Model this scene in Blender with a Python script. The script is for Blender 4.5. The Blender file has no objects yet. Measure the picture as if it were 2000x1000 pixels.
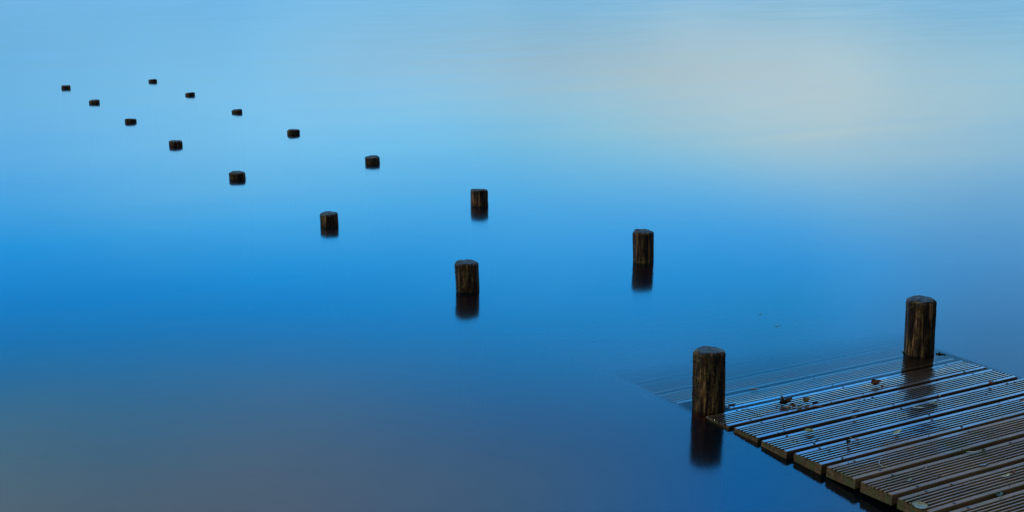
import bpy, bmesh, math, random
from mathutils import Vector, Matrix, noise
R = math.radians
sc = bpy.context.scene
col = sc.collection

# ------------------------------------------------------------------ camera
H = 1.65                       # eye height above the lake
YAW, PITCH, ROLL = 0.50634, 0.24119, -0.00483
FPX = 2372.68                  # focal length for a 2000 px wide picture
cy_, sy_, cp_, sp_ = math.cos(YAW), math.sin(YAW), math.cos(PITCH), math.sin(PITCH)
FW = Vector((sy_*cp_, cy_*cp_, -sp_)); R0 = Vector((cy_, -sy_, 0)); U0 = R0.cross(FW)
cr_, sr_ = math.cos(ROLL), math.sin(ROLL)
RT = R0*cr_ + U0*sr_; UP = -R0*sr_ + U0*cr_
CAM = Vector((0, 0, H))
cam = bpy.data.cameras.new('camera'); cam.sensor_width = 36; cam.lens = FPX/2000*36
cam.clip_start = .05; cam.clip_end = 3000
co = bpy.data.objects.new('camera', cam); col.objects.link(co)
m3 = Matrix((RT, UP, -FW)).transposed()
co.matrix_world = Matrix.Translation(CAM) @ m3.to_4x4()
sc.camera = co

# ------------------------------------------------------------------ colour management
sc.view_settings.view_transform = 'Standard'; sc.view_settings.look = 'None'
sc.view_settings.exposure = 0; sc.view_settings.gamma = 1
sc.cycles.max_bounces = 10; sc.cycles.transparent_max_bounces = 12
sc.cycles.sample_clamp_indirect = 6

# ------------------------------------------------------------------ node helper
class NT:
    def __init__(s, tree): s.t = tree; s.n = tree.nodes; s.l = tree.links; s.n.clear()
    def new(s, typ, **kw):
        n = s.n.new(typ)
        for k, v in kw.items():
            setattr(n, k, v)
        return n
    def put(s, sock, v):
        if isinstance(v, bpy.types.NodeSocket): s.l.new(v, sock)
        elif v is not None: sock.default_value = v
    def math(s, op, a, b=None, c=None, clamp=False):
        n = s.new('ShaderNodeMath', operation=op); n.use_clamp = clamp
        for i, v in enumerate((a, b, c)): s.put(n.inputs[i], v)
        return n.outputs[0]
    def maprange(s, v, a, b, c=0., d=1., smooth=False):
        n = s.new('ShaderNodeMapRange'); n.interpolation_type = 'SMOOTHSTEP' if smooth else 'LINEAR'
        s.put(n.inputs['Value'], v)
        for k, x in zip(('From Min', 'From Max', 'To Min', 'To Max'), (a, b, c, d)): s.put(n.inputs[k], x)
        return n.outputs[0]
    def mix(s, f, a, b, blend='MIX'):
        n = s.new('ShaderNodeMix', data_type='RGBA', blend_type=blend)
        s.put(n.inputs[0], f); s.put(n.inputs[6], a); s.put(n.inputs[7], b)
        return n.outputs[2]
    def ramp(s, f, stops, interp='LINEAR'):
        n = s.new('ShaderNodeValToRGB'); cr = n.color_ramp; cr.interpolation = interp
        while len(cr.elements) < len(stops): cr.elements.new(.5)
        for e, (p, c) in zip(cr.elements, stops):
            e.position = p; e.color = (*c, 1) if len(c) == 3 else c
        s.put(n.inputs[0], f); return n.outputs[0]
    def noise(s, vec, scale, detail=4, rough=.55, dist=0.):
        n = s.new('ShaderNodeTexNoise'); s.put(n.inputs['Vector'], vec)
        n.inputs['Scale'].default_value = scale; n.inputs['Detail'].default_value = detail
        n.inputs['Roughness'].default_value = rough; n.inputs['Distortion'].default_value = dist
        return n.outputs['Fac']
    def mapping(s, vec, scale=(1, 1, 1), loc=(0, 0, 0), rot=(0, 0, 0)):
        n = s.new('ShaderNodeMapping'); s.put(n.inputs[0], vec)
        n.inputs['Scale'].default_value = scale; n.inputs['Location'].default_value = loc
        n.inputs['Rotation'].default_value = rot
        return n.outputs[0]

def lin(c): return tuple(((v/255)/12.92 if v/255 <= .04045 else ((v/255+.055)/1.055)**2.4) for v in c)

def fresnel(el, n=1.333):
    ci = max(math.sin(R(el)), 1e-3); st = math.sqrt(1-ci*ci)/n; ct = math.sqrt(1-st*st)
    return .5*(((ci-n*ct)/(ci+n*ct))**2 + ((ct-n*ci)/(ct+n*ci))**2)

# ------------------------------------------------------------------ sky
# the evening sky over the lake: blue with a warm bank of cloud low on the right, grey cloud higher up on the left
SUN_AZ, SUN_EL = -75, 24        # from +Y towards +X
MURK = (.001, .008, .014)
ROWS = [0, 60, 120, 180, 250, 320, 400, 480, 560, 640, 720, 800, 880, 960, 1020]
SKY = {   # colours of the sky as the calm lake gives them back, by column (px) and row
 0:    [(112,180,225),(110,179,224),(108,178,224),(108,179,225),(104,178,227),(92,172,228),(74,162,224),(34,147,216),(0,133,206),(4,119,186),(34,108,160),(58,106,140),(66,102,127),(74,101,119),(79,100,116)],
 500:  [(116,184,228),(120,187,229),(124,192,232),(126,194,233),(120,191,233),(108,186,233),(84,172,228),(50,154,220),(12,135,206),(14,121,185),(42,109,161),(62,103,138),(70,98,123),(73,95,117),(75,94,115)],
 1000: [(120,184,222),(134,188,216),(150,188,210),(148,189,211),(128,191,223),(102,184,230),(76,166,224),(60,154,219),(40,140,207),(28,124,189),(40,111,166),(44,98,147),(52,90,129),(60,91,121),(58,90,123)],
 1250: [(122,184,220),(146,190,212),(165,193,206),(163,194,207),(146,194,216),(118,187,224),(82,167,223),(60,152,218),(38,138,206),(32,123,186),(40,112,168),(40,98,149),(40,89,138),(44,88,132),(40,88,136)],
 1500: [(126,184,214),(152,193,212),(172,197,209),(176,200,210),(164,197,212),(138,190,216),(92,171,222),(62,150,216),(40,138,204),(36,124,182),(40,112,168),(32,98,151),(22,90,147),(14,88,149),(8,88,156)],
 1700: [(130,186,218),(150,192,214),(166,197,210),(171,199,210),(164,196,210),(148,189,210),(104,172,217),(70,151,212),(56,142,205),(50,128,185),(46,114,166),(38,98,148),(32,88,140),(32,86,136),(32,86,136)],
 2000: [(126,184,220),(138,189,217),(150,193,214),(154,195,213),(148,190,213),(130,180,211),(100,163,208),(82,148,202),(68,135,190),(60,119,170),(58,110,152),(52,98,140),(50,92,132),(50,92,130),(50,92,130)],
}
GAIN = {0: [(1.173, 1.104, 1.087), (1.151, 1.117, 1.1), (1.168, 1.135, 1.115), (1.267, 1.191, 1.147), (1.358, 1.262, 1.214), (1.326, 1.301, 1.284), (1.107, 1.311, 1.303), (0.575, 1.302, 1.327), (0.253, 1.299, 1.402), (0.261, 1.26, 1.395), (0.546, 1.221, 1.303), (0.921, 1.251, 1.264), (1.116, 1.303, 1.3), (1.3, 1.357, 1.32), (1.552, 1.363, 1.317)], 500: [(0.896, 0.965, 1.037), (1.036, 1.077, 1.103), (1.178, 1.183, 1.171), (1.316, 1.25, 1.206), (1.373, 1.282, 1.236), (1.323, 1.315, 1.287), (1.107, 1.315, 1.322), (0.67, 1.299, 1.359), (0.303, 1.285, 1.397), (0.277, 1.277, 1.418), (0.606, 1.256, 1.379), (1.104, 1.287, 1.281), (1.362, 1.329, 1.25), (1.39, 1.348, 1.296), (1.402, 1.347, 1.335)], 1000: [(0.61, 0.934, 1.115), (0.996, 1.063, 1.074), (1.375, 1.103, 1.004), (1.554, 1.14, 0.995), (1.445, 1.234, 1.116), (1.241, 1.29, 1.242), (1.194, 1.276, 1.266), (1.203, 1.292, 1.285), (0.956, 1.311, 1.323), (0.757, 1.295, 1.331), (0.905, 1.278, 1.309), (0.963, 1.218, 1.281), (1.076, 1.2, 1.235), (1.241, 1.283, 1.258), (1.217, 1.343, 1.395)], 1250: [(0.488, 0.921, 1.181), (0.98, 1.085, 1.118), (1.375, 1.19, 1.083), (1.477, 1.248, 1.109), (1.343, 1.302, 1.215), (1.18, 1.316, 1.287), (1.143, 1.272, 1.264), (1.157, 1.268, 1.269), (0.935, 1.305, 1.327), (0.825, 1.335, 1.359), (1.082, 1.346, 1.342), (1.353, 1.255, 1.24), (1.435, 1.19, 1.164), (1.454, 1.244, 1.182), (1.184, 1.349, 1.342)], 1500: [(0.447, 0.871, 1.052), (0.838, 1.042, 1.099), (1.212, 1.171, 1.128), (1.419, 1.27, 1.17), (1.407, 1.332, 1.216), (1.272, 1.366, 1.254), (1.148, 1.332, 1.281), (1.083, 1.268, 1.297), (0.929, 1.285, 1.322), (0.868, 1.305, 1.286), (0.865, 1.307, 1.269), (0.865, 1.307, 1.269), (0.865, 1.307, 1.269), (0.865, 1.307, 1.269), (0.865, 1.307, 1.269)], 1700: [(0.652, 0.977, 1.137), (0.995, 1.102, 1.135), (1.286, 1.209, 1.135), (1.477, 1.3, 1.172), (1.594, 1.367, 1.193), (1.577, 1.389, 1.203), (1.278, 1.334, 1.263), (1.026, 1.265, 1.307), (1.007, 1.306, 1.361), (1.02, 1.328, 1.378), (1.02, 1.328, 1.378), (1.02, 1.328, 1.378), (1.02, 1.328, 1.378), (1.02, 1.328, 1.378), (1.02, 1.328, 1.378)], 2000: [(0.805, 1.016, 1.134), (1.058, 1.153, 1.176), (1.221, 1.226, 1.191), (1.345, 1.291, 1.217), (1.408, 1.324, 1.238), (1.301, 1.303, 1.266), (1.164, 1.281, 1.303), (1.119, 1.279, 1.338), (1.109, 1.29, 1.351), (1.15, 1.269, 1.313), (1.167, 1.26, 1.298), (1.167, 1.26, 1.298), (1.167, 1.26, 1.298), (1.167, 1.26, 1.298), (1.167, 1.26, 1.298)]}
def dir_of(px, py):
    d = FW*FPX + RT*(px-1000) - UP*(py-500); d.normalize(); return d
def el_az(px, py):
    d = dir_of(px, py)
    return math.degrees(math.asin(-d.z)), math.degrees(math.atan2(d.x, d.y))
SKYMAX = 8.0; EL_TOP = 60.
w = bpy.data.worlds.new('World'); sc.world = w; w.use_nodes = True
t = NT(w.node_tree)
tc = t.new('ShaderNodeTexCoord').outputs['Generated']
sx = t.new('ShaderNodeSeparateXYZ'); t.l.new(tc, sx.inputs[0])
el = t.math('MULTIPLY', t.math('ARCSINE', sx.outputs[2]), 180/math.pi)
az = t.math('MULTIPLY', t.math('ARCTAN2', sx.outputs[0], sx.outputs[1]), 180/math.pi)
# drifting wisps: the cloud edges wander a little
wz = t.noise(t.mapping(tc, (1.6, 1.6, 7)), 2.2, 3, .5)
el2 = t.math('ADD', el, t.math('MULTIPLY', t.math('SUBTRACT', wz, .5), 5.))
wa = t.noise(t.mapping(tc, (2, 2, 6), (3, 1, 7)), 1.7, 3, .5)
az2 = t.math('ADD', az, t.math('MULTIPLY', t.math('SUBTRACT', wa, .5), 9.))
fac = t.math('DIVIDE', el2, EL_TOP, clamp=True)
outs = []
for px in sorted(SKY):
    stops = []
    for y, c in zip(ROWS, SKY[px]):
        e, a = el_az(px, y); F = fresnel(e)
        L = lin(c)
        gn = GAIN[px][ROWS.index(y)] if GAIN else (1, 1, 1)
        v = tuple(max(.0, min(SKYMAX, (L[i]-(1-F)*MURK[i])/F*gn[i]))/SKYMAX for i in range(3))
        stops.append((max(0, e/EL_TOP), v))
    g = tuple(.3*x + .7*.16 for x in stops[-1][1])
    stops.append((34/EL_TOP, g)); stops.append((48/EL_TOP, (.05, .075, .115)))
    outs.append((el_az(px, 400)[1], t.ramp(fac, stops)))
c = outs[0][1]
for i in range(1, len(outs)):
    c = t.mix(t.maprange(az2, outs[i-1][0], outs[i][0], smooth=False), c, outs[i][1])
# unseen darkening added to the sky's sides and rear to keep posts dark
rel = t.math('SUBTRACT', az, 29.)
side = t.math('MULTIPLY', t.maprange(rel, 27, 50, 1., 0., smooth=True), t.maprange(rel, -85, -36, 0., 1., smooth=True))
c = t.mix(side, (.022, .026, .030, 1), c)
bg = t.new('ShaderNodeBackground'); t.l.new(c, bg.inputs[0]); bg.inputs[1].default_value = SKYMAX
nis = t.new('ShaderNodeTexSky'); nis.sky_type = 'NISHITA'; nis.sun_disc = False
nis.sun_elevation = R(SUN_EL); nis.sun_rotation = R(SUN_AZ)
bg2 = t.new('ShaderNodeBackground'); t.l.new(nis.outputs[0], bg2.inputs[0]); bg2.inputs[1].default_value = .001
ad = t.new('ShaderNodeAddShader'); t.l.new(bg.outputs[0], ad.inputs[0]); t.l.new(bg2.outputs[0], ad.inputs[1])
wo = t.new('ShaderNodeOutputWorld'); t.l.new(ad.outputs[0], wo.inputs[0])

sun = bpy.data.lights.new('sun', 'SUN'); sun.energy = 1.5; sun.angle = R(14); sun.color = (1, .86, .68)
so = bpy.data.objects.new('sun', sun); col.objects.link(so)
sd = Vector((math.sin(R(SUN_AZ))*math.cos(R(SUN_EL)), math.cos(R(SUN_AZ))*math.cos(R(SUN_EL)), math.sin(R(SUN_EL))))
so.rotation_euler = sd.to_track_quat('Z', 'Y').to_euler()

# ------------------------------------------------------------------ object helpers
def link(name, me, mat=None, parent=None, smooth=False):
    o = bpy.data.objects.new(name, me); col.objects.link(o)
    if mat is not None: me.materials.append(mat)
    if smooth:
        for p in me.polygons: p.use_smooth = True
    if parent is not None: o.parent = parent
    return o
def from_bm(name, bm, mat=None, parent=None, smooth=False):
    me = bpy.data.meshes.new(name); bm.to_mesh(me); bm.free()
    return link(name, me, mat, parent, smooth)
def tag(o, label, cat, group=None):
    o['label'] = label; o['category'] = cat
    if group: o['group'] = group
    return o
def empty(name, loc, rz=0):
    o = bpy.data.objects.new(name, None); col.objects.link(o); o.location = loc; o.rotation_euler = (0, 0, rz)
    o.empty_display_size = .1
    return o
def mat(name):
    m = bpy.data.materials.new(name); m.use_nodes = True; return m, NT(m.node_tree)
def finish(t, color, rough=.5, bump=None, bstr=.3, bdist=.002, spec=.5, coat=None, coat_rough=.1, sub=None):
    b = t.new('ShaderNodeBsdfPrincipled')
    t.put(b.inputs['Base Color'], color); t.put(b.inputs['Roughness'], rough)
    b.inputs['Specular IOR Level'].default_value = spec
    if coat is not None:
        t.put(b.inputs['Coat Weight'], coat); t.put(b.inputs['Coat Roughness'], coat_rough)
        b.inputs['Coat IOR'].default_value = 1.4
    if bump is not None:
        n = t.new('ShaderNodeBump'); n.inputs['Strength'].default_value = bstr; n.inputs['Distance'].default_value = bdist
        t.put(n.inputs['Height'], bump); t.l.new(n.outputs[0], b.inputs['Normal'])
    o = t.new('ShaderNodeOutputMaterial')
    t.l.new(b.outputs[0], o.inputs[0]); return b

# ------------------------------------------------------------------ materials
WATER_ROUGH = .118; SL = .0533
def water_mat():
    m, t = mat('lake water')
    pos = t.new('ShaderNodeNewGeometry').outputs['Position']
    sp = t.new('ShaderNodeSeparateXYZ'); t.l.new(pos, sp.inputs[0])
    # still water lying over the drowned boards, slow swell outside
    dx = t.math('ABSOLUTE', t.math('SUBTRACT', sp.outputs[0], 3.3325))
    dep = t.math('MULTIPLY', t.math('SUBTRACT', sp.outputs[1], 3.328), SL)
    dep = t.math('ADD', dep, t.math('MULTIPLY', t.math('SUBTRACT', sp.outputs[0], 2.6636), .009/1.34))
    dep = t.math('SUBTRACT', dep, SL*.15344*.65)
    fx = t.maprange(dx, .58, .76, smooth=True); fy = t.maprange(dep, .004, .06, smooth=True)
    f = t.math('MAXIMUM', fx, fy)
    # slow wind lanes drawn out across the lake
    lane = t.noise(t.mapping(pos, (.22, .9, 1), (0, 0, 0), (0, 0, R(29))), 1.1, 4, .55, .6)
    rmax = t.maprange(lane, .3, .7, WATER_ROUGH*.86, WATER_ROUGH*1.16)
    rough = t.math('ADD', .065, t.math('MULTIPLY', f, t.math('SUBTRACT', rmax, .065)))
    gl = t.new('ShaderNodeBsdfGlossy'); gl.distribution = 'GGX'; t.put(gl.inputs['Roughness'], rough)
    tr = t.new('ShaderNodeBsdfTransparent')
    di = t.new('ShaderNodeBsdfDiffuse'); di.inputs[0].default_value = (.004, .024, .036, 1)
    m1 = t.new('ShaderNodeMixShader'); t.put(m1.inputs[0], t.maprange(f, 0, 1, .03, .16))
    t.l.new(tr.outputs[0], m1.inputs[1]); t.l.new(di.outputs[0], m1.inputs[2])
    fr = t.new('ShaderNodeFresnel'); fr.inputs[0].default_value = 1.333
    m2 = t.new('ShaderNodeMixShader'); t.l.new(fr.outputs[0], m2.inputs[0])
    t.l.new(m1.outputs[0], m2.inputs[1]); t.l.new(gl.outputs[0], m2.inputs[2])
    # the lake level rose and fell a little during the exposure: over the first drowned boards
    # the water covers the wood only part of the time, further out it always does
    cov = t.maprange(dep, -.002, .028, .10, 1., smooth=False)
    cov = t.math('POWER', cov, .50)
    off = t.math('MAXIMUM', t.maprange(dx, .63, .71, smooth=True), t.maprange(dep, -.020, -.012, 1., 0.))
    cov = t.math('MAXIMUM', cov, off)
    m3 = t.new('ShaderNodeMixShader'); t.l.new(cov, m3.inputs[0])
    tr2 = t.new('ShaderNodeBsdfTransparent')
    t.l.new(tr2.outputs[0], m3.inputs[1]); t.l.new(m2.outputs[0], m3.inputs[2])
    o = t.new('ShaderNodeOutputMaterial'); t.l.new(m3.outputs[0], o.inputs[0])
    va = t.new('ShaderNodeVolumeAbsorption'); va.inputs['Color'].default_value = (.86, .50, .22, 1); va.inputs['Density'].default_value = 15
    t.l.new(va.outputs[0], o.inputs['Volume'])
    return m

def deck_mat():
    m, t = mat('wet grooved decking')
    tcn = t.new('ShaderNodeTexCoord'); ob = tcn.outputs['Object']
    pos = t.new('ShaderNodeNewGeometry').outputs['Position']
    sp = t.new('ShaderNodeSeparateXYZ'); t.l.new(pos, sp.inputs[0])
    info = t.new('ShaderNodeObjectInfo').outputs['Random']
    off = t.new('ShaderNodeCombineXYZ'); t.put(off.inputs[0], t.math('MULTIPLY', info, 37.)); t.put(off.inputs[1], t.math('MULTIPLY', info, 11.))
    va = t.new('ShaderNodeVectorMath', operation='ADD'); t.l.new(ob, va.inputs[0]); t.l.new(off.outputs[0], va.inputs[1])
    v = va.outputs[0]
    grain = t.noise(t.mapping(v, (3, 60, 60)), 3, 5, .6)
    blot = t.noise(v, 9, 4, .6)
    base = t.ramp(grain, [(.25, (.020, .013, .008)), (.5, (.050, .036, .022)), (.75, (.095, .073, .048))])
    alg = t.mix(t.maprange(blot, .5, .68), base, (.030, .036, .014, 1))
    tint = t.mix(t.maprange(info, 0, 1, 0, .35), alg, (.060, .042, .030, 1))
    patch = t.noise(t.mapping(pos, (1, 1.6, 1)), 3.2, 4, .6, .4)
    tint = t.mix(t.maprange(patch, .5, .62, 0, .7), tint, (.075, .055, .034, 1))
    # wetness: boards next to the lake stand in a film of water, the nearer ones have dried to a sheen
    wn = t.noise(t.mapping(v, (3, 5, 5)), 1.6, 3, .6)
    wy = t.math('ADD', sp.outputs[1], t.math('MULTIPLY', t.math('SUBTRACT', wn, .5), .55))
    wy = t.math('ADD', wy, t.math('MULTIPLY', t.math('SUBTRACT', info, .5), .10))
    wet = t.maprange(wy, 2.62, 2.86, 0., 1., smooth=True)
    rough = t.maprange(wet, 0, 1, .55, .27)
    rough = t.math('ADD', rough, t.maprange(blot, .3, .7, -.03, .05))
    fine = t.noise(t.mapping(v, (1, 9, 9)), 160, 3, .6)
    bh = t.math('ADD', t.math('MULTIPLY', grain, .6), t.math('MULTIPLY', fine, .4))
    coat = t.math('MULTIPLY', t.maprange(wet, 0, 1, .06, .66), t.maprange(patch, .42, .60, 1.15, .55), clamp=True)
    soaked = t.maprange(sp.outputs[1], 3.18, 3.36, 0., 1., smooth=True)
    coat = t.math('ADD', coat, t.math('MULTIPLY', soaked, .45), clamp=True)
    rough = t.math('SUBTRACT', rough, t.math('MULTIPLY', soaked, .12))
    tint = t.mix(t.maprange(wet, 0, 1, 1., 0.), tint, (2.6, 2.4, 2.0, 1), 'MULTIPLY')
    b = finish(t, tint, rough, bh, .35, .0012, .32, coat, t.maprange(wet, 0, 1, .36, .11)); b.inputs['Coat IOR'].default_value = 1.33
    return m

def end_mat():
    m, t = mat('sawn board end')
    ob = t.new('ShaderNodeTexCoord').outputs['Object']
    n = t.noise(ob, 70, 5, .7); n2 = t.noise(ob, 400, 3, .6)
    c = t.ramp(n, [(.3, (.014, .010, .004)), (.5, (.050, .036, .015)), (.72, (.115, .082, .034))])
    c = t.mix(t.maprange(t.noise(ob, 22, 3), .48, .62), c, (.035, .046, .014, 1))
    finish(t, c, .75, n2, .6, .002, .3); return m

def post_mat():
    m, t = mat('old wet timber')
    tcn = t.new('ShaderNodeTexCoord'); ob = tcn.outputs['Object']
    info = t.new('ShaderNodeObjectInfo').outputs['Random']
    off = t.new('ShaderNodeCombineXYZ'); t.put(off.inputs[0], t.math('MULTIPLY', info, 17.)); t.put(off.inputs[2], t.math('MULTIPLY', info, 5.))
    va = t.new('ShaderNodeVectorMath', operation='ADD'); t.l.new(ob, va.inputs[0]); t.l.new(off.outputs[0], va.inputs[1])
    v = va.outputs[0]
    g = t.noise(t.mapping(v, (1, 1, .08)), 75, 6, .7, .3)
    g2 = t.noise(t.mapping(v, (1, 1, .13)), 30, 5, .65, .5)
    c = t.ramp(g, [(.34, (.001, .0007, .0007)), (.48, (.0045, .0022, .0014)), (.56, (.040, .021, .009)), (.68, (.34, .21, .09))])
    c = t.mix(t.maprange(g2, .56, .70, 0, .85), c, (.11, .07, .032, 1))
    c = t.mix(t.maprange(g2, .46, .34, 0, .9), c, (.006, .004, .003, 1))
    mo = t.noise(v, 26, 5, .7)
    sp = t.new('ShaderNodeSeparateXYZ'); t.l.new(ob, sp.inputs[0])
    wside = t.maprange(sp.outputs[0], .045, -.05)
    c = t.mix(t.math('MULTIPLY', t.maprange(mo, .54, .62, 0, .8), wside, clamp=True), c, (.085, .072, .020, 1))
    # always drowned below the lake level: tea-brown slime
    c = t.mix(t.maprange(sp.outputs[2], -.014, -.030), c, (.42, .13, .035, 1))
    h = t.math('ADD', t.math('MULTIPLY', g, .7), t.math('MULTIPLY', g2, .6))
    h = t.math('ADD', h, t.math('MULTIPLY', mo, .4))
    finish(t, c, t.maprange(g2, .3, .7, .45, .68), h, 1., .009, .2); return m

def grain_mat():
    m, t = mat('weathered end grain')
    ob = t.new('ShaderNodeTexCoord').outputs['Object']
    wv = t.new('ShaderNodeTexWave', wave_type='RINGS', rings_direction='Z')
    t.put(wv.inputs[0], ob); wv.inputs['Scale'].default_value = 55; wv.inputs['Distortion'].default_value = 1.6
    wv.inputs['Detail'].default_value = 2
    n = t.noise(ob, 60, 4, .6)
    c = t.mix(wv.outputs['Fac'], (.004, .005, .0035, 1), (.016, .019, .012, 1))
    c = t.mix(t.maprange(n, .57, .68, 0, .6), c, (.03, .05, .02, 1))
    finish(t, c, t.maprange(n, .3, .7, .5, .8), n, .8, .004, .25); return m

def simple(name, c1, c2, scale=40, rough=.55, spec=.4, bs=.3, coat=None):
    m, t = mat(name); ob = t.new('ShaderNodeTexCoord').outputs['Object']
    n = t.noise(ob, scale, 4, .6)
    c = t.mix(t.maprange(n, .35, .65), (*c1, 1), (*c2, 1))
    finish(t, c, rough, n, bs, .001, spec, coat); return m

M_WATER = water_mat(); M_DECK = deck_mat(); M_END = end_mat(); M_POST = post_mat(); M_GRAIN = grain_mat()
M_MOSS = simple('moss', (.030, .042, .010), (.13, .125, .030), 120, .85, .2)
M_JOIST = simple('joist timber', (.012, .009, .006), (.030, .022, .014), 30, .8)
M_SCREW = simple('dark steel', (.02, .02, .022), (.05, .05, .055), 200, .32, .6)
M_SCREW.node_tree.nodes['Principled BSDF'].inputs['Metallic'].default_value = .8
M_BED = simple('lake mud', (.020, .016, .010), (.045, .036, .022), 3, .9)

# ------------------------------------------------------------------ lake
def box_bm(x0, x1, y0, y1, z0, z1):
    bm = bmesh.new()
    vs = [bm.verts.new(p) for p in ((x0,y0,z0),(x1,y0,z0),(x1,y1,z0),(x0,y1,z0),(x0,y0,z1),(x1,y0,z1),(x1,y1,z1),(x0,y1,z1))]
    for f in ((3,2,1,0),(4,5,6,7),(0,1,5,4),(1,2,6,5),(2,3,7,6),(3,0,4,7)): bm.faces.new([vs[i] for i in f])
    return bm
wa_ = from_bm('water', box_bm(-700, 700, -700, 1200, -1.6, 0), M_WATER); wa_['kind'] = 'structure'
wa_['label'] = 'smooth blue lake surface blurred by a long exposure'
bm = bmesh.new()
N = 40
for i in range(N+1):
    for j in range(N+1):
        x = -650 + 1300*i/N; y = -650 + 1800*j/N
        bm.verts.new((x, y, -1.2 + .12*noise.noise((x*.03, y*.03, 0))))
bm.verts.ensure_lookup_table()
for i in range(N):
    for j in range(N):
        a = i*(N+1)+j; bm.faces.new([bm.verts[k] for k in (a, a+N+1, a+N+2, a+1)])
bed = from_bm('lake_bed', bm, M_BED, smooth=True); bed['kind'] = 'structure'

# ------------------------------------------------------------------ jetty deck
DL, DR, Y0, PB = 2.6636, 4.0014, 3.3280, .15344
BW, TH = .1295, .035
SL = .0533; TILT = math.atan(SL)
def deck_z(x, y):
    k = (Y0-y)/PB
    return SL*PB*(k+.65) - .009*(x-DL)/1.34
def on_deck(px, py, lift=0.):
    d = dir_of(px, py); s = .5
    for _ in range(12):          # walk the sight line down to the deck plane
        p = CAM + d*s; g = p.z - deck_z(p.x, p.y) - lift
        s += g/(-d.z + SL*abs(d.y)*.0 + 1e-6)*.9
    for _ in range(20):
        p = CAM + d*s; g = p.z - deck_z(p.x, p.y) - lift; s += g/(-d.z)*.9
    return CAM + d*s
def on_water(px, py, z=0.):
    d = dir_of(px, py); return CAM + d*((z-CAM.z)/d.z)

jetty = empty('jetty', (DL, Y0-5*PB, 0))
tag(jetty, 'grooved timber jetty deck sloping down until its far boards lie under the lake', 'jetty')
JP = Vector(jetty.location)

def board_profile(rng):
    """points (u across the board from far edge 0 to near edge BW, z) along the top, left to right"""
    pts = []; ch = .0022
    pts += [(0, -.006), (.0006, -ch), (ch, -.0001)]
    gc = [.175+.130*i for i in range(6)]
    for g in gc:
        c = g*BW + rng.uniform(-.0004, .0004); hw = .0049; hb = .0034; dp = .0090+rng.uniform(-.0005, .0005)
        zf = -.0010 if g == gc[0] else 0     # rails tipped nearward to mirror dimmer sky, ridges slightly away to look brighter
        zn = -.0002 if g != gc[-1] else .0001
        pts += [(c-hw-.0008, zf), (c-hw, zf-.0008), (c-hb, -dp), (c+hb, -dp), (c+hw, zn-.0008), (c+hw+.0008, zn)]
    pts += [(BW-ch, -.0010), (BW-.0006, -ch-.0008), (BW, -.006)]
    return pts
def make_board(k):
    rng = random.Random(100+k)
    y_far = Y0 - k*PB
    xl = DL + rng.uniform(-.007, .007); xr = DR + rng.uniform(-.006, .006)
    if k == -1: xl = 2.798      # cut short to clear the left pile
    prof = board_profile(rng)
    L = xr-xl; n = 44
    xs = [0, .0025] + [L*i/n for i in range(1, n)] + [L-.0025, L]
    bm = bmesh.new(); rings = []
    yawj = rng.uniform(-.0012, .0012); hj = rng.uniform(-.0012, .0012); seed = rng.uniform(0, 50)
    for xi, x in enumerate(xs):
        ring = []
        endd = .0018 if xi in (0, len(xs)-1) else 0
        wv = .0012*noise.noise((x*2.3, seed, 0)); wy = .0014*noise.noise((x*3.1, seed, 4))
        for u, z in prof:
            zz = z + hj + wv - endd*(1 if z > -.004 else 0) + .0004*noise.noise((x*30, u*90, seed))
            y = y_far - u + yawj*(x-L/2) + wy
            # splintered, worn ends
            xx = x + (rng.uniform(-.0026, .0026) if xi in (0, len(xs)-1) else 0)
            ring.append(bm.verts.new((xl+xx, y, deck_z(xl+x, y)+zz)))
        ye, yf = y_far-BW + yawj*(x-L/2)+wy, y_far + yawj*(x-L/2)+wy
        ring.append(bm.verts.new((xl+x, ye, deck_z(xl+x, ye)-TH+hj)))
        ring.append(bm.verts.new((xl+x, yf, deck_z(xl+x, yf)-TH+hj)))
        rings.append(ring)
    for a, b in zip(rings, rings[1:]):
        for i in range(len(a)):
            j = (i+1) % len(a); bm.faces.new((a[i], b[i], b[j], a[j]))
    # the two sawn ends, as fans down from the top profile
    for ring, s in ((rings[0], 0), (rings[-1], 1)):
        f = bm.faces.new(ring if s else ring[::-1]); f.material_index = 1
    bmesh.ops.triangulate(bm, faces=[f for f in bm.faces if len(f.verts) > 4])
    bmesh.ops.recalc_face_normals(bm, faces=bm.faces)
    bmesh.ops.translate(bm, verts=bm.verts, vec=-JP)
    o = from_bm('deck_board', bm, M_DECK, jetty); o.data.materials.append(M_END)
    return o, xl, xr
def screw_mesh():
    bm = bmesh.new()
    for (r, z) in ((.0046, 0), (.0046, .0010), (.0036, .0020), (.0014, .0020), (.0010, .0008)):
        for i in range(10): bm.verts.new((r*math.cos(i*math.tau/10), r*math.sin(i*math.tau/10), z))
    bm.verts.ensure_lookup_table()
    for q in range(4):
        for i in range(10):
            j = (i+1) % 10; bm.faces.new([bm.verts[a] for a in (q*10+i, q*10+j, (q+1)*10+j, (q+1)*10+i)])
    bm.faces.new([bm.verts[40+i] for i in range(10)])
    me = bpy.data.meshes.new('screw'); bm.to_mesh(me); bm.free(); me.materials.append(M_SCREW); return me
SCR = screw_mesh()
JX = (DL+.115, (DL+DR)/2, DR-.115)
boards = {}
for k in range(-9, 13):
    o, xl, xr = make_board(k); boards[k] = o
    rng = random.Random(500+k)
    if k < -3: continue
    for jx in JX:
        for u in (.010, BW-.011):
            y = Y0-k*PB-u+rng.uniform(-.003, .003); x = jx+rng.uniform(-.02, .02)
            s = bpy.data.objects.new('screw', SCR); col.objects.link(s); s.parent = o
            s.location = Vector((x, y, deck_z(x, y)-.0004))-JP
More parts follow.
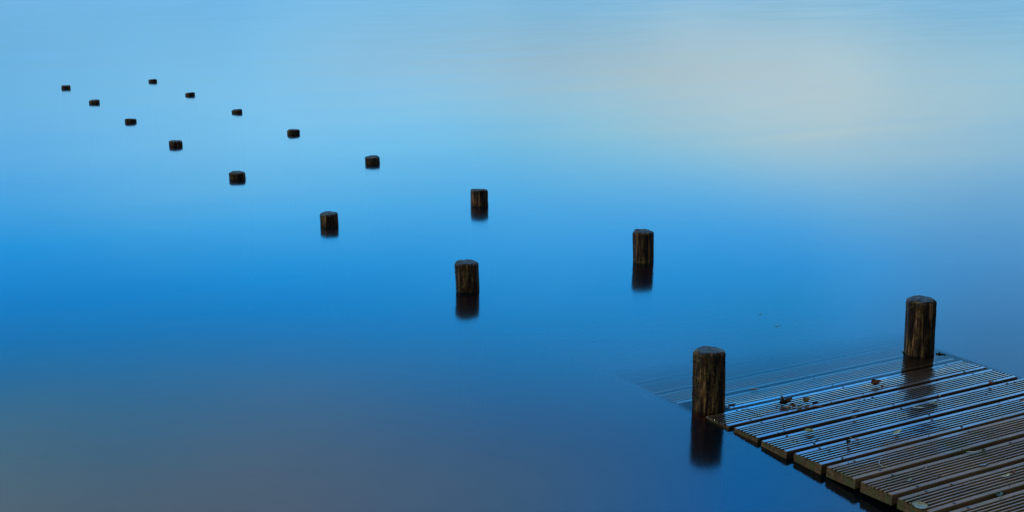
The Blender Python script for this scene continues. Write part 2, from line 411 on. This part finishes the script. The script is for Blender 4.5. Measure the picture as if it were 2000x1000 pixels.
for jx in JX:
    y1, y2 = Y0+9*PB, Y0-13*PB
    bm = box_bm(-.024, .024, y2, y1, 0, .001)
    for v in bm.verts:
        top = v.co.z > .0005
        v.co.x += jx; v.co.z = deck_z(jx, v.co.y) - TH - .004 - (0 if top else .10)
    bmesh.ops.translate(bm, verts=bm.verts, vec=-JP)
    from_bm('joist', bm, M_JOIST, jetty)

# ------------------------------------------------------------------ posts
def top_z(px, py, x, y):
    """height at which a sight line passes the vertical through (x,y)"""
    d = dir_of(px, py); hd = math.hypot(x, y); return CAM.z + d.z*hd/math.hypot(d.x, d.y)
def make_post(px, py, pxt, pyt, wpx, idx, sides, moss, label, base_z=0., cuts=()):
    if base_z is None:
        b = on_deck(px, py); 
    else: b = on_water(px, py, base_z)
    # measured point is the front of the foot: step back by the radius
    dep = (b-CAM).dot(FW); r = wpx*dep/FPX/2
    hd = Vector((b.x, b.y)).normalized(); cx, cy = b.x+hd.x*r*.75, b.y+hd.y*r*.75
    zt = top_z(pxt, pyt, cx, cy)
    dpx = (pxt-px)*dep/FPX
    rng = random.Random(900+idx)
    root = empty('wooden_post', (cx, cy, 0)); tag(root, label, 'post', 'timber posts standing in the lake in two rows')
    NA, z0 = 72, -.75
    near = wpx > 40
    NZ = 110 if near else 46
    ph = rng.uniform(0, 6.28); seed = rng.uniform(0, 99)
    lean = Vector((RT.x, RT.y))*((dpx)-(zt-b.z)*(((px-1000)/FPX)*0.0))
    # natural image divergence of a plumb post, removed from the measured lean
    p0 = proj(Vector((cx, cy, b.z))); p1 = proj(Vector((cx, cy, zt)))
    dpx = ((pxt-px)-(p1[0]-p0[0]))*dep/FPX; lean = Vector((RT.x, RT.y))*dpx
    hgt = max(zt-b.z, .02); slant = rng.uniform(.0005, .003) if near else rng.uniform(.001, .005); sa = rng.uniform(0, 6.28)
    bm = bmesh.new(); rings = []
    zs = [z0, z0*.5, -.2, -.12] + [-.08 + (zt+.08)*i/NZ for i in range(NZ)] 
    zs = [z for z in zs if z < zt-.012] + [zt-.012, zt-.007, zt-.003, zt-.0008]
    for z in zs:
        ring = []
        e = zt-z
        ch = 0 if e > .011 else (.0006, .003, .0062, .0115)[3 - sum(e > q for q in (.0009, .0031, .0071))]
        for i in range(NA):
            a = i*math.tau/NA
            # hewn facets
            q = ((a+ph) % (math.tau/sides)) - math.pi/sides
            fac = math.cos(math.pi/sides)/math.cos(q)
            rr = r*(.15 + .85*fac*1.03) * (1+.025*(zt-z))
            cx_, sy2 = math.cos(a), math.sin(a)
            nz = noise.noise((cx_*2.2+seed, sy2*2.2, z*2.5))*.004
            st = noise.noise((cx_*9+seed, sy2*9, z*3.5)); st2 = noise.noise((cx_*22, sy2*22+seed, z*9))
            rr += nz + .0024*st + .0011*st2
            if st > .33: rr -= (st-.33)*.016*min(1, e/.02)      # shakes
            for (ca, cw, cz, cd) in cuts:
                dd = abs((a-ca+math.pi) % math.tau - math.pi)
                if dd < cw: rr -= cd*(1-dd/cw)*(1 if z > cz else 0)
            if ch: rr -= ch*(1+.5*noise.noise((cx_*3, sy2*3+seed, 1)))
            tt = (z-b.z)/hgt
            tz = z + ((.004*noise.noise((cx_*1.5+seed, sy2*1.5, 3)) + slant*(cx_*math.cos(sa)+sy2*math.sin(sa))) if e < .013 else 0)
            ring.append(bm.verts.new((rr*cx_+lean.x*tt, rr*sy2+lean.y*tt, tz)))
        rings.append(ring)
    for A, B in zip(rings, rings[1:]):
        for i in range(NA): bm.faces.new((A[i], A[(i+1) % NA], B[(i+1) % NA], B[i]))
    top = [v.co.copy() for v in rings[-1]]
    from_bm('shaft', bm, M_POST, root, True)
    # the end grain, slightly domed and rough
    bm = bmesh.new(); c = sum(top, Vector())/NA; prev = None
    for f in (1., .86, .7, .5, .3, .12):
        ring = []
        for i in range(NA):
            p = c.lerp(top[i], f); p.z = top[i].z*f + c.z*(1-f) + (.0022*(1-f) + .0022*noise.noise((p.x*60, p.y*60, seed)))*(1 if f < 1 else 0)
            ring.append(bm.verts.new(p))
        if prev:
            for i in range(NA): bm.faces.new((prev[i], prev[(i+1) % NA], ring[(i+1) % NA], ring[i]))
        prev = ring
    bm.faces.new(prev)
    from_bm('end_grain', bm, M_GRAIN, root, True)
    if moss:
        bm = bmesh.new(); n = int(moss*620)
        for _ in range(n):
            # moss grows on the weather side, facing the viewer's left
            a = math.pi + rng.gauss(.35, .55); zz = b.z + hgt*rng.random()**.9
            if noise.noise((a*2.2+seed, zz*26, 1)) < -.02: continue
            q = ((a+ph) % (math.tau/sides)) - math.pi/sides
            rr = r*(.15+.85*math.cos(math.pi/sides)/math.cos(q)*1.03)+.001
            tt = (zz-b.z)/hgt
            P = Vector((rr*math.cos(a)+lean.x*tt, rr*math.sin(a)+lean.y*tt, zz)); nrm = Vector((math.cos(a), math.sin(a), 0))
            for _k in range(3):
                s = rng.uniform(.0014, .0036)
                d1 = Vector((rng.gauss(0, 1), rng.gauss(0, 1), rng.gauss(0, 1))).normalized()*s
                d2 = (nrm*rng.uniform(.4, 1.3)+Vector((rng.gauss(0, .5), rng.gauss(0, .5), rng.gauss(-.2, .5))))*s*1.5
                bm.faces.new([bm.verts.new(P+x) for x in (-d1*.6, d1*.6, d2)])
        from_bm('moss', bm, M_MOSS, root)
    return root, Vector((cx, cy, b.z)), r
def proj(P):
    d = P-CAM; z = d.dot(FW); return 1000+FPX*d.dot(RT)/z, 500-FPX*d.dot(UP)/z

# foot px,py (front waterline), top centre px,py, width px, sides, moss
LEFT = [
 (1384, 803, 1385.5, 683, 63, 8, 1.0, None, 'tall mossy brown post at the near corner of the jetty, left edge of the deck'),
 (913.5, 572, 911, 513, 45.5, 8, .45, 0, 'mossy dark post alone in the lake, first out from the jetty in the left row'),
 (643.5, 444, 642, 418, 36, 8, 0, 0, 'short dark post, second beyond the jetty in the left row'),
 (464.5, 352, 463, 338, 30.5, 8, 0, 0, 'squat dark post, third beyond the jetty in the left row'),
 (343.5, 287.5, 343, 277, 25.5, 8, 0, 0, 'low dark stump, fourth beyond the jetty in the left row'),
 (255.5, 241, 255, 234, 22.5, 8, 0, 0, 'low dark stump, fifth beyond the jetty in the left row'),
 (184.5, 204, 184, 197.5, 20, 8, 0, 0, 'small flat stump, second from the far end of the left row'),
 (129, 175, 128.5, 169, 17.5, 8, 0, 0, 'small black stump at the far end of the left row'),
]
RIGHT = [
 (1794, 700, 1799, 583, 56, 8, 0, None, 'tall leaning brown post rising through the wet far right corner of the jetty'),
 (1256.5, 515, 1256, 453, 40.5, 8, 0, 0, 'tall dark post in open water, first beyond the jetty in the right row'),
 (936.5, 404, 936, 372, 34.5, 8, 0, 0, 'dark post, second beyond the jetty in the right row'),
 (727.5, 321.5, 726.5, 308, 29, 8, 0, 0, 'squat dark post, third beyond the jetty in the right row'),
 (573.5, 264, 573.5, 255, 24.5, 8, 0, 0, 'low dark stump, fourth beyond the jetty in the right row'),
 (463, 222.5, 463, 216, 20.5, 8, 0, 0, 'low dark stump, fifth beyond the jetty in the right row'),
 (371.5, 188.5, 371.5, 183, 18.5, 8, 0, 0, 'small black stump, second from the far end of the right row'),
 (298.5, 162, 298.5, 157, 15.5, 8, 0, 0, 'smallest black stump at the far end of the right row'),
]
feet = []
for i, (a, b_, c_, d_, w_, s_, mo, bz, lab) in enumerate(LEFT+RIGHT):
    if bz == 0: b_ -= 1.5; d_ -= 2.2
    root, P, r_ = make_post(a, b_, c_, d_, w_, i, s_, mo, lab, bz)
    feet.append((P, r_)); print('post', i, [round(v, 3) for v in P], round(r_, 4))

# ------------------------------------------------------------------ leaves and litter
def leaf_mat(name, c1, c2): 
    m, t = mat(name); ob = t.new('ShaderNodeTexCoord').outputs['Object']
    n = t.noise(ob, 160, 4, .6)
    c = t.mix(t.maprange(n, .35, .65), (*c1, 1), (*c2, 1))
    b = finish(t, c, .42, n, .4, .0006, .5, .35, .15); return m
LM = {
 'pale': leaf_mat('pale green leaf', (.34, .44, .26), (.58, .66, .44)),
 'green': leaf_mat('green leaf', (.10, .15, .035), (.22, .26, .07)),
 'yellow': leaf_mat('yellow green leaf', (.20, .20, .05), (.33, .31, .09)),
 'brown': leaf_mat('brown leaf', (.10, .042, .015), (.36, .16, .06)),
 'ochre': leaf_mat('ochre leaf', (.18, .12, .03), (.36, .24, .07)),
 'dark': leaf_mat('dark leaf', (.008, .007, .006), (.035, .025, .018)),
 'shoot': leaf_mat('young shoot', (.12, .38, .32), (.2, .5, .4)),
 'ghost': leaf_mat('silvery leaf', (.14, .17, .17), (.26, .29, .29)),
 'weed': leaf_mat('waterweed', (.015, .045, .015), (.05, .10, .03)),
}
def leaf(px, py, L, W, ang, kind, label, curl=.3, fold=.25, tip=1., lift=.002, roll=0., stem=0., round_=False, name='fallen_leaf', group='fallen leaves scattered on the jetty'):
    L *= 1.25; W *= 1.25
    P = on_deck(px, py)
    bm = bmesh.new(); n, m = 14, 4; rows = []
    rng = random.Random(int(px*7+py))
    for i in range(n+1):
        s = i/n; x = (s-.5)*L
        wd = (math.sqrt(max(0, 1-(2*s-1)**2)) if round_ else (math.sin(math.pi*s**.8)**.9 if 0 < s < 1 else 0))*W/2 + .0003
        wd *= 1+.10*rng.uniform(-1, 1)
        row = []
        for j in range(-m, m+1):
            q = j/m; y = q*wd
            z = curl*L*(2*s-1)**2*.5*(1 if s > .5 else .4) + fold*abs(q)*wd*1.2 + .0006*noise.noise((x*200, y*200, px))
            if roll: # curled over itself
                A = q*roll; y = wd*math.sin(A)/max(roll, .01)*1.0; z += wd*(1-math.cos(A))/max(roll, .01)
            row.append(bm.verts.new((x, y + .05*L*math.sin(s*3+px), z)))
        rows.append(row)
    for a, b in zip(rows, rows[1:]):
        for j in range(2*m): bm.faces.new((a[j], b[j], b[j+1], a[j+1]))
    r = bmesh.ops.solidify(bm, geom=bm.faces[:], thickness=.0005)
    body = from_bm(name if not stem else 'blade', bm, LM[kind], None, True)
    if stem:
        root = empty(name, P+Vector((0, 0, lift+.001))); body.parent = root
        st = tube('stalk', [(-L*.5, 0, .001), (-L*.5-stem*.4, .1*stem, stem*.16), (-L*.5-stem, .32*stem, stem*.36)], .0009, .0006, LM['ochre' if kind != 'brown' else 'brown'], root)
    else:
        root = body; body.location = P+Vector((0, 0, lift+.001))
    root.rotation_euler = (TILT*-1, 0, R(ang))
    tag(root, label, 'leaf', group); return root
def tube(name, pts, r0, r1, m, parent=None, n=6, bmx=None):
    own = bmx is None; bm = bmx or bmesh.new(); pts = [Vector(p) for p in pts]
    # smooth the polyline
    for _ in range(2 if len(pts) < 8 else 0):
        q = [pts[0]]
        for a, b in zip(pts, pts[1:]): q += [a.lerp(b, .25), a.lerp(b, .75)]
        pts = q + [pts[-1]]
    prev = None
    for i, p in enumerate(pts):
        tdir = (pts[min(i+1, len(pts)-1)]-pts[max(i-1, 0)]).normalized()
        a = tdir.orthogonal().normalized(); b = tdir.cross(a); r = r0+(r1-r0)*i/(len(pts)-1)
        ring = [bm.verts.new(p+(a*math.cos(k*math.tau/n)+b*math.sin(k*math.tau/n))*r) for k in range(n)]
        if prev:
            # keep rings aligned
            off = min(range(n), key=lambda o: sum((ring[(k+o) % n].co-prev[k].co).length for k in range(n)))
            ring = ring[off:]+ring[:off]
            for k in range(n): bm.faces.new((prev[k], prev[(k+1) % n], ring[(k+1) % n], ring[k]))
        else: bm.faces.new(ring[::-1])
        prev = ring
    bm.faces.new(prev)
    if own: return from_bm(name, bm, m, parent, True)
def twig(pxs, r0, kind, label, branches=(), lifts=None, name='twig'):
    pts = [on_deck(x, y, (lifts[i] if lifts else .003)) for i, (x, y) in enumerate(pxs)]
    base = pts[0].copy(); bm = bmesh.new()
    tube('', [p-base for p in pts], r0, r0*.5, None, bmx=bm)
    for br in branches:
        q = [on_deck(x, y, l) for x, y, l in br]; tube('', [p-base for p in q], r0*.6, r0*.35, None, bmx=bm)
    o = from_bm(name, bm, LM[kind], None, True); o.location = base
    return tag(o, label, 'twig', 'twigs and stalks lying on the jetty')

# measured litter: position in the photograph, length, width (m), heading
leaf(1711, 754, .042, .034, 5, 'brown', 'curled shiny brown leaf in shallow water, below the post on the far boards', .5, .2, roll=1.9, lift=.006)
twig([(1722, 758), (1725, 750), (1732, 746), (1737, 736)], .0013, 'dark', 'dark curved leaf stalk sticking up beside the curled brown leaf', lifts=[.003, .006, .010, .016])
leaf(1722, 757, .016, .012, 60, 'brown', 'tiny brown leaf scrap at the foot of the curved stalk', .3, .5, roll=1.2, lift=.003)
leaf(1531, 792, .030, .022, -40, 'dark', 'black crumpled leaf in the clump of litter, left side', .6, .6, roll=1.5, lift=.004)
leaf(1541, 789, .032, .022, 20, 'brown', 'large dark brown crumpled leaf in the middle of the litter clump', .8, .3, roll=1.2, lift=.007)
leaf(1528, 786, .026, .016, 65, 'ochre', 'upright tan leaf edge behind the black crumpled leaf', .7, .6, roll=1.3, lift=.008)
leaf(1549, 795, .022, .012, -25, 'brown', 'russet scrap at the right foot of the litter clump', .5, .5, roll=1., lift=.003)
leaf(1536, 799, .018, .012, 70, 'ochre', 'small ochre scrap under the crumpled dark leaves', .4, .4, roll=1., lift=.003)
leaf(1575, 788, .032, .025, 10, 'ochre', 'golden brown curled leaf right of the dark litter clump', .7, .3, roll=1.4, lift=.006)
leaf(1561, 797, .030, .009, 12, 'yellow', 'narrow yellow leaf lying between the dark clump and the golden leaf', .1, .3, lift=.003)
leaf(1592, 791, .020, .010, -15, 'dark', 'dark leaf fragment on the twig right of the golden leaf', .4, .5, roll=.8, lift=.004)
twig([(1548, 797), (1568, 794), (1590, 793), (1609, 794)], .0015, 'brown', 'thin brown twig running right under the golden curled leaf', branches=[[(1580, 793, .003), (1592, 786, .006), (1600, 787, .007)], [(1590, 793, .003), (1600, 790, .006)]])
twig([(1517, 795), (1515, 786), (1516, 779), (1514, 777)], .0016, 'dark', 'forked dark twig standing up left of the litter clump', branches=[[(1516, 781, .012), (1521, 779, .014), (1528, 784, .005)], [(1516, 790, .005), (1512, 793, .003)]], lifts=[.002, .007, .013, .016])
twig([(1457, 796), (1468, 802), (1481, 810), (1494, 815)], .0011, 'dark', 'straight thin twig crossing the grooves near the mossy post')
leaf(1453, 798, .018, .009, -10, 'dark', 'small dark leaf in the gap at the end of the straight twig', .2, .3)
leaf(1474, 762, .034, .012, -20, 'ghost', 'faint silvery leaf lying just under water right of the mossy post', .1, .2, lift=.004)
leaf(1678, 781, .016, .008, -20, 'brown', 'small brown leaf tip beside the gap above the pale leaf outlines', .3, .4, stem=.012, lift=.003)
leaf(1671, 800, .030, .010, -18, 'ghost', 'thin translucent leaf near a gap in the middle of the deck', .1, .2)
leaf(1668, 818, .022, .010, 10, 'ghost', 'shrivelled grey leaf skeleton on a board in the middle of the deck', .4, .5, roll=.8)
leaf(1581, 845, .030, .014, -30, 'pale', 'folded pale green leaf near the left ends of the boards', .15, .8, lift=.004)
leaf(1557, 857, .012, .006, 0, 'green', 'tiny green scrap left of the folded pale leaf', .2, .4)
leaf(1597, 855, .014, .006, 10, 'dark', 'tiny black leaf scrap below the folded pale leaf', .2, .4)
leaf(1793, 798, .040, .010, -28, 'pale', 'long narrow pale green leaf in the reflection of the leaning post', .1, .2, lift=.003)
leaf(1833, 776, .016, .010, 60, 'yellow', 'small bright yellow green leaf on the gap edge under the leaning post', .4, .6, lift=.004)
leaf(1823, 790, .030, .020, -12, 'green', 'blunt olive leaf lying between two bright small leaves', .1, .2, round_=True, lift=.003)
leaf(1752, 848, .042, .014, 6, 'pale', 'broad pale green leaf with torn edge in the middle of the deck', .35, .4, lift=.003)
leaf(1675, 861, .022, .008, -50, 'ochre', 'ochre leaf with a thin stalk near the dark weed clump', .3, .4, stem=.016, lift=.003)
leaf(1657, 869, .022, .014, 15, 'weed', 'dark green tangled scrap beside the ochre stalked leaf', .7, .7, roll=1.2, lift=.003)
leaf(1619, 876, .014, .007, 0, 'green', 'tiny olive scrap on the board left of the dark green tangle', .2, .4)
twig([(1719, 899), (1716, 905), (1721, 910), (1733, 912)], .0013, 'ghost', 'pale curved stalk lying like a hook on the near boards')
leaf(1775, 939, .026, .010, 14, 'yellow', 'mottled yellow leaf along a groove near the bottom edge of the deck', .1, .2, lift=.003)
leaf(1806, 917, .016, .008, 20, 'brown', 'small reddish brown scrap above the mottled yellow leaf', .3, .5, lift=.003)
leaf(1896, 885, .028, .007, -32, 'pale', 'narrow pale green leaf beside a screw on the near right boards', .1, .3, lift=.003)
leaf(1922, 883, .022, .008, 4, 'green', 'rolled olive leaf right of the narrow pale leaf', .2, .5, roll=1., stem=.012, lift=.003)
leaf(1920, 909, .036, .010, -4, 'ghost', 'translucent silvery leaf flat on the near right boards', .1, .1, lift=.003)
leaf(1963, 932, .034, .011, 4, 'pale', 'mint green ragged leaf at the right edge of the photo', .25, .3, lift=.003)
leaf(1978, 927, .018, .012, 40, 'brown', 'brown curled leaf with raised pale stalk touching the mint green leaf', .5, .4, roll=1.3, stem=.026, lift=.003)
leaf(1795, 990, .040, .036, 60, 'yellow', 'round yellow green leaf hanging on the end of a near board', .1, .1, round_=True, lift=.003)
leaf(1952, 964, .026, .018, 20, 'weed', 'dull green leaf caught in the gap at the bottom right', .3, .5, lift=-.006)
leaf(1955, 977, .012, .006, 30, 'yellow', 'tiny yellow scrap below the leaf caught in the gap', .2, .4)
leaf(1933, 753, .020, .012, 70, 'brown', 'dark brown curled leaf standing on the far right boards', .7, .5, roll=1.5, lift=.006)
leaf(1997, 786, .022, .014, 10, 'brown', 'pinkish brown leaf cut by the right edge of the photo', .3, .4, lift=.003)
leaf(1951, 789, .018, .005, 10, 'brown', 'thin reddish leaf strip on the upper right boards', .1, .3)

# crumbs of dirt and seeds between the leaves
rng = random.Random(5)
bm = bmesh.new()
for _ in range(420):
    x = rng.uniform(DL+.01, DR-.02); y = rng.uniform(Y0-10*PB, Y0-.2*PB)
    u = ((Y0-y) % PB)
    if u > BW-.004: continue
    p = Vector((x, y, deck_z(x, y)+.0006)); s = rng.uniform(.0006, .0021)*(1.4 if rng.random() < .1 else 1)
    m_ = Matrix.Translation(p) @ Matrix.Rotation(rng.uniform(0, 6), 4, 'Z') @ Matrix.Diagonal((s*rng.uniform(1, 2.2), s, s*.7, 1))
    bmesh.ops.create_icosphere(bm, subdivisions=1, radius=1, matrix=m_)
o = from_bm('dirt_crumbs', bm, LM['dark']); o['kind'] = 'stuff'; tag(o, 'dark crumbs of dirt scattered over the wet grooved boards', 'debris')

# tufts of weed at the post feet and shoots rising from the lake
def tuft(P, n, h, spread, label, kind='weed', axis=None, name='weed_tuft', seed=1):
    rng = random.Random(seed); bm = bmesh.new()
    ax = axis or Vector((1, 0, 0))
    for _ in range(n):
        q = ax*rng.uniform(-spread, spread) + Vector((rng.gauss(0, spread*.12), rng.gauss(0, spread*.12), -.004))
        hh = h*rng.uniform(.35, 1); d = Vector((rng.gauss(0, .35), rng.gauss(0, .35), 1))*hh
        tube('', [q, q+d*.5, q+d+Vector((rng.gauss(0, .3), rng.gauss(0, .3), -.1))*hh], .0010, .0004, None, n=4, bmx=bm)
        for _k in range(3):
            c = q+d*rng.uniform(.3, 1); s = rng.uniform(.0015, .0035)
            bm.faces.new([bm.verts.new(c+Vector((rng.gauss(0, s), rng.gauss(0, s), rng.gauss(0, s)))) for _q in range(3)])
    o = from_bm(name, bm, LM[kind]); o.location = P; return tag(o, label, 'plant', 'green tufts at the water line')
RV = Vector((RT.x, RT.y, 0))
tuft(on_water(1836, 692), 46, .011, .016, 'dark green mossy tuft at the right foot of the leaning post', axis=RV, seed=2)
tuft(on_water(1848, 694), 14, .006, .012, 'flat trailing end of moss right of the leaning post foot', axis=RV, seed=3)
tuft(on_water(1764, 688), 10, .006, .007, 'small tuft at the left foot of the leaning post', axis=RV, seed=4)
tuft(on_deck(1430, 791), 30, .008, .014, 'scum and weed caught at the right foot of the mossy post', axis=RV, seed=5)
tuft(on_water(1518, 637), 7, .010, .012, kind='shoot', label='small green shoots poking out of open water beyond the deck', axis=RV, seed=6)
tuft(on_water(1488, 614), 4, .006, .009, kind='shoot', label='fainter green shoots poking from the water behind the nearer shoots', axis=RV, seed=7)
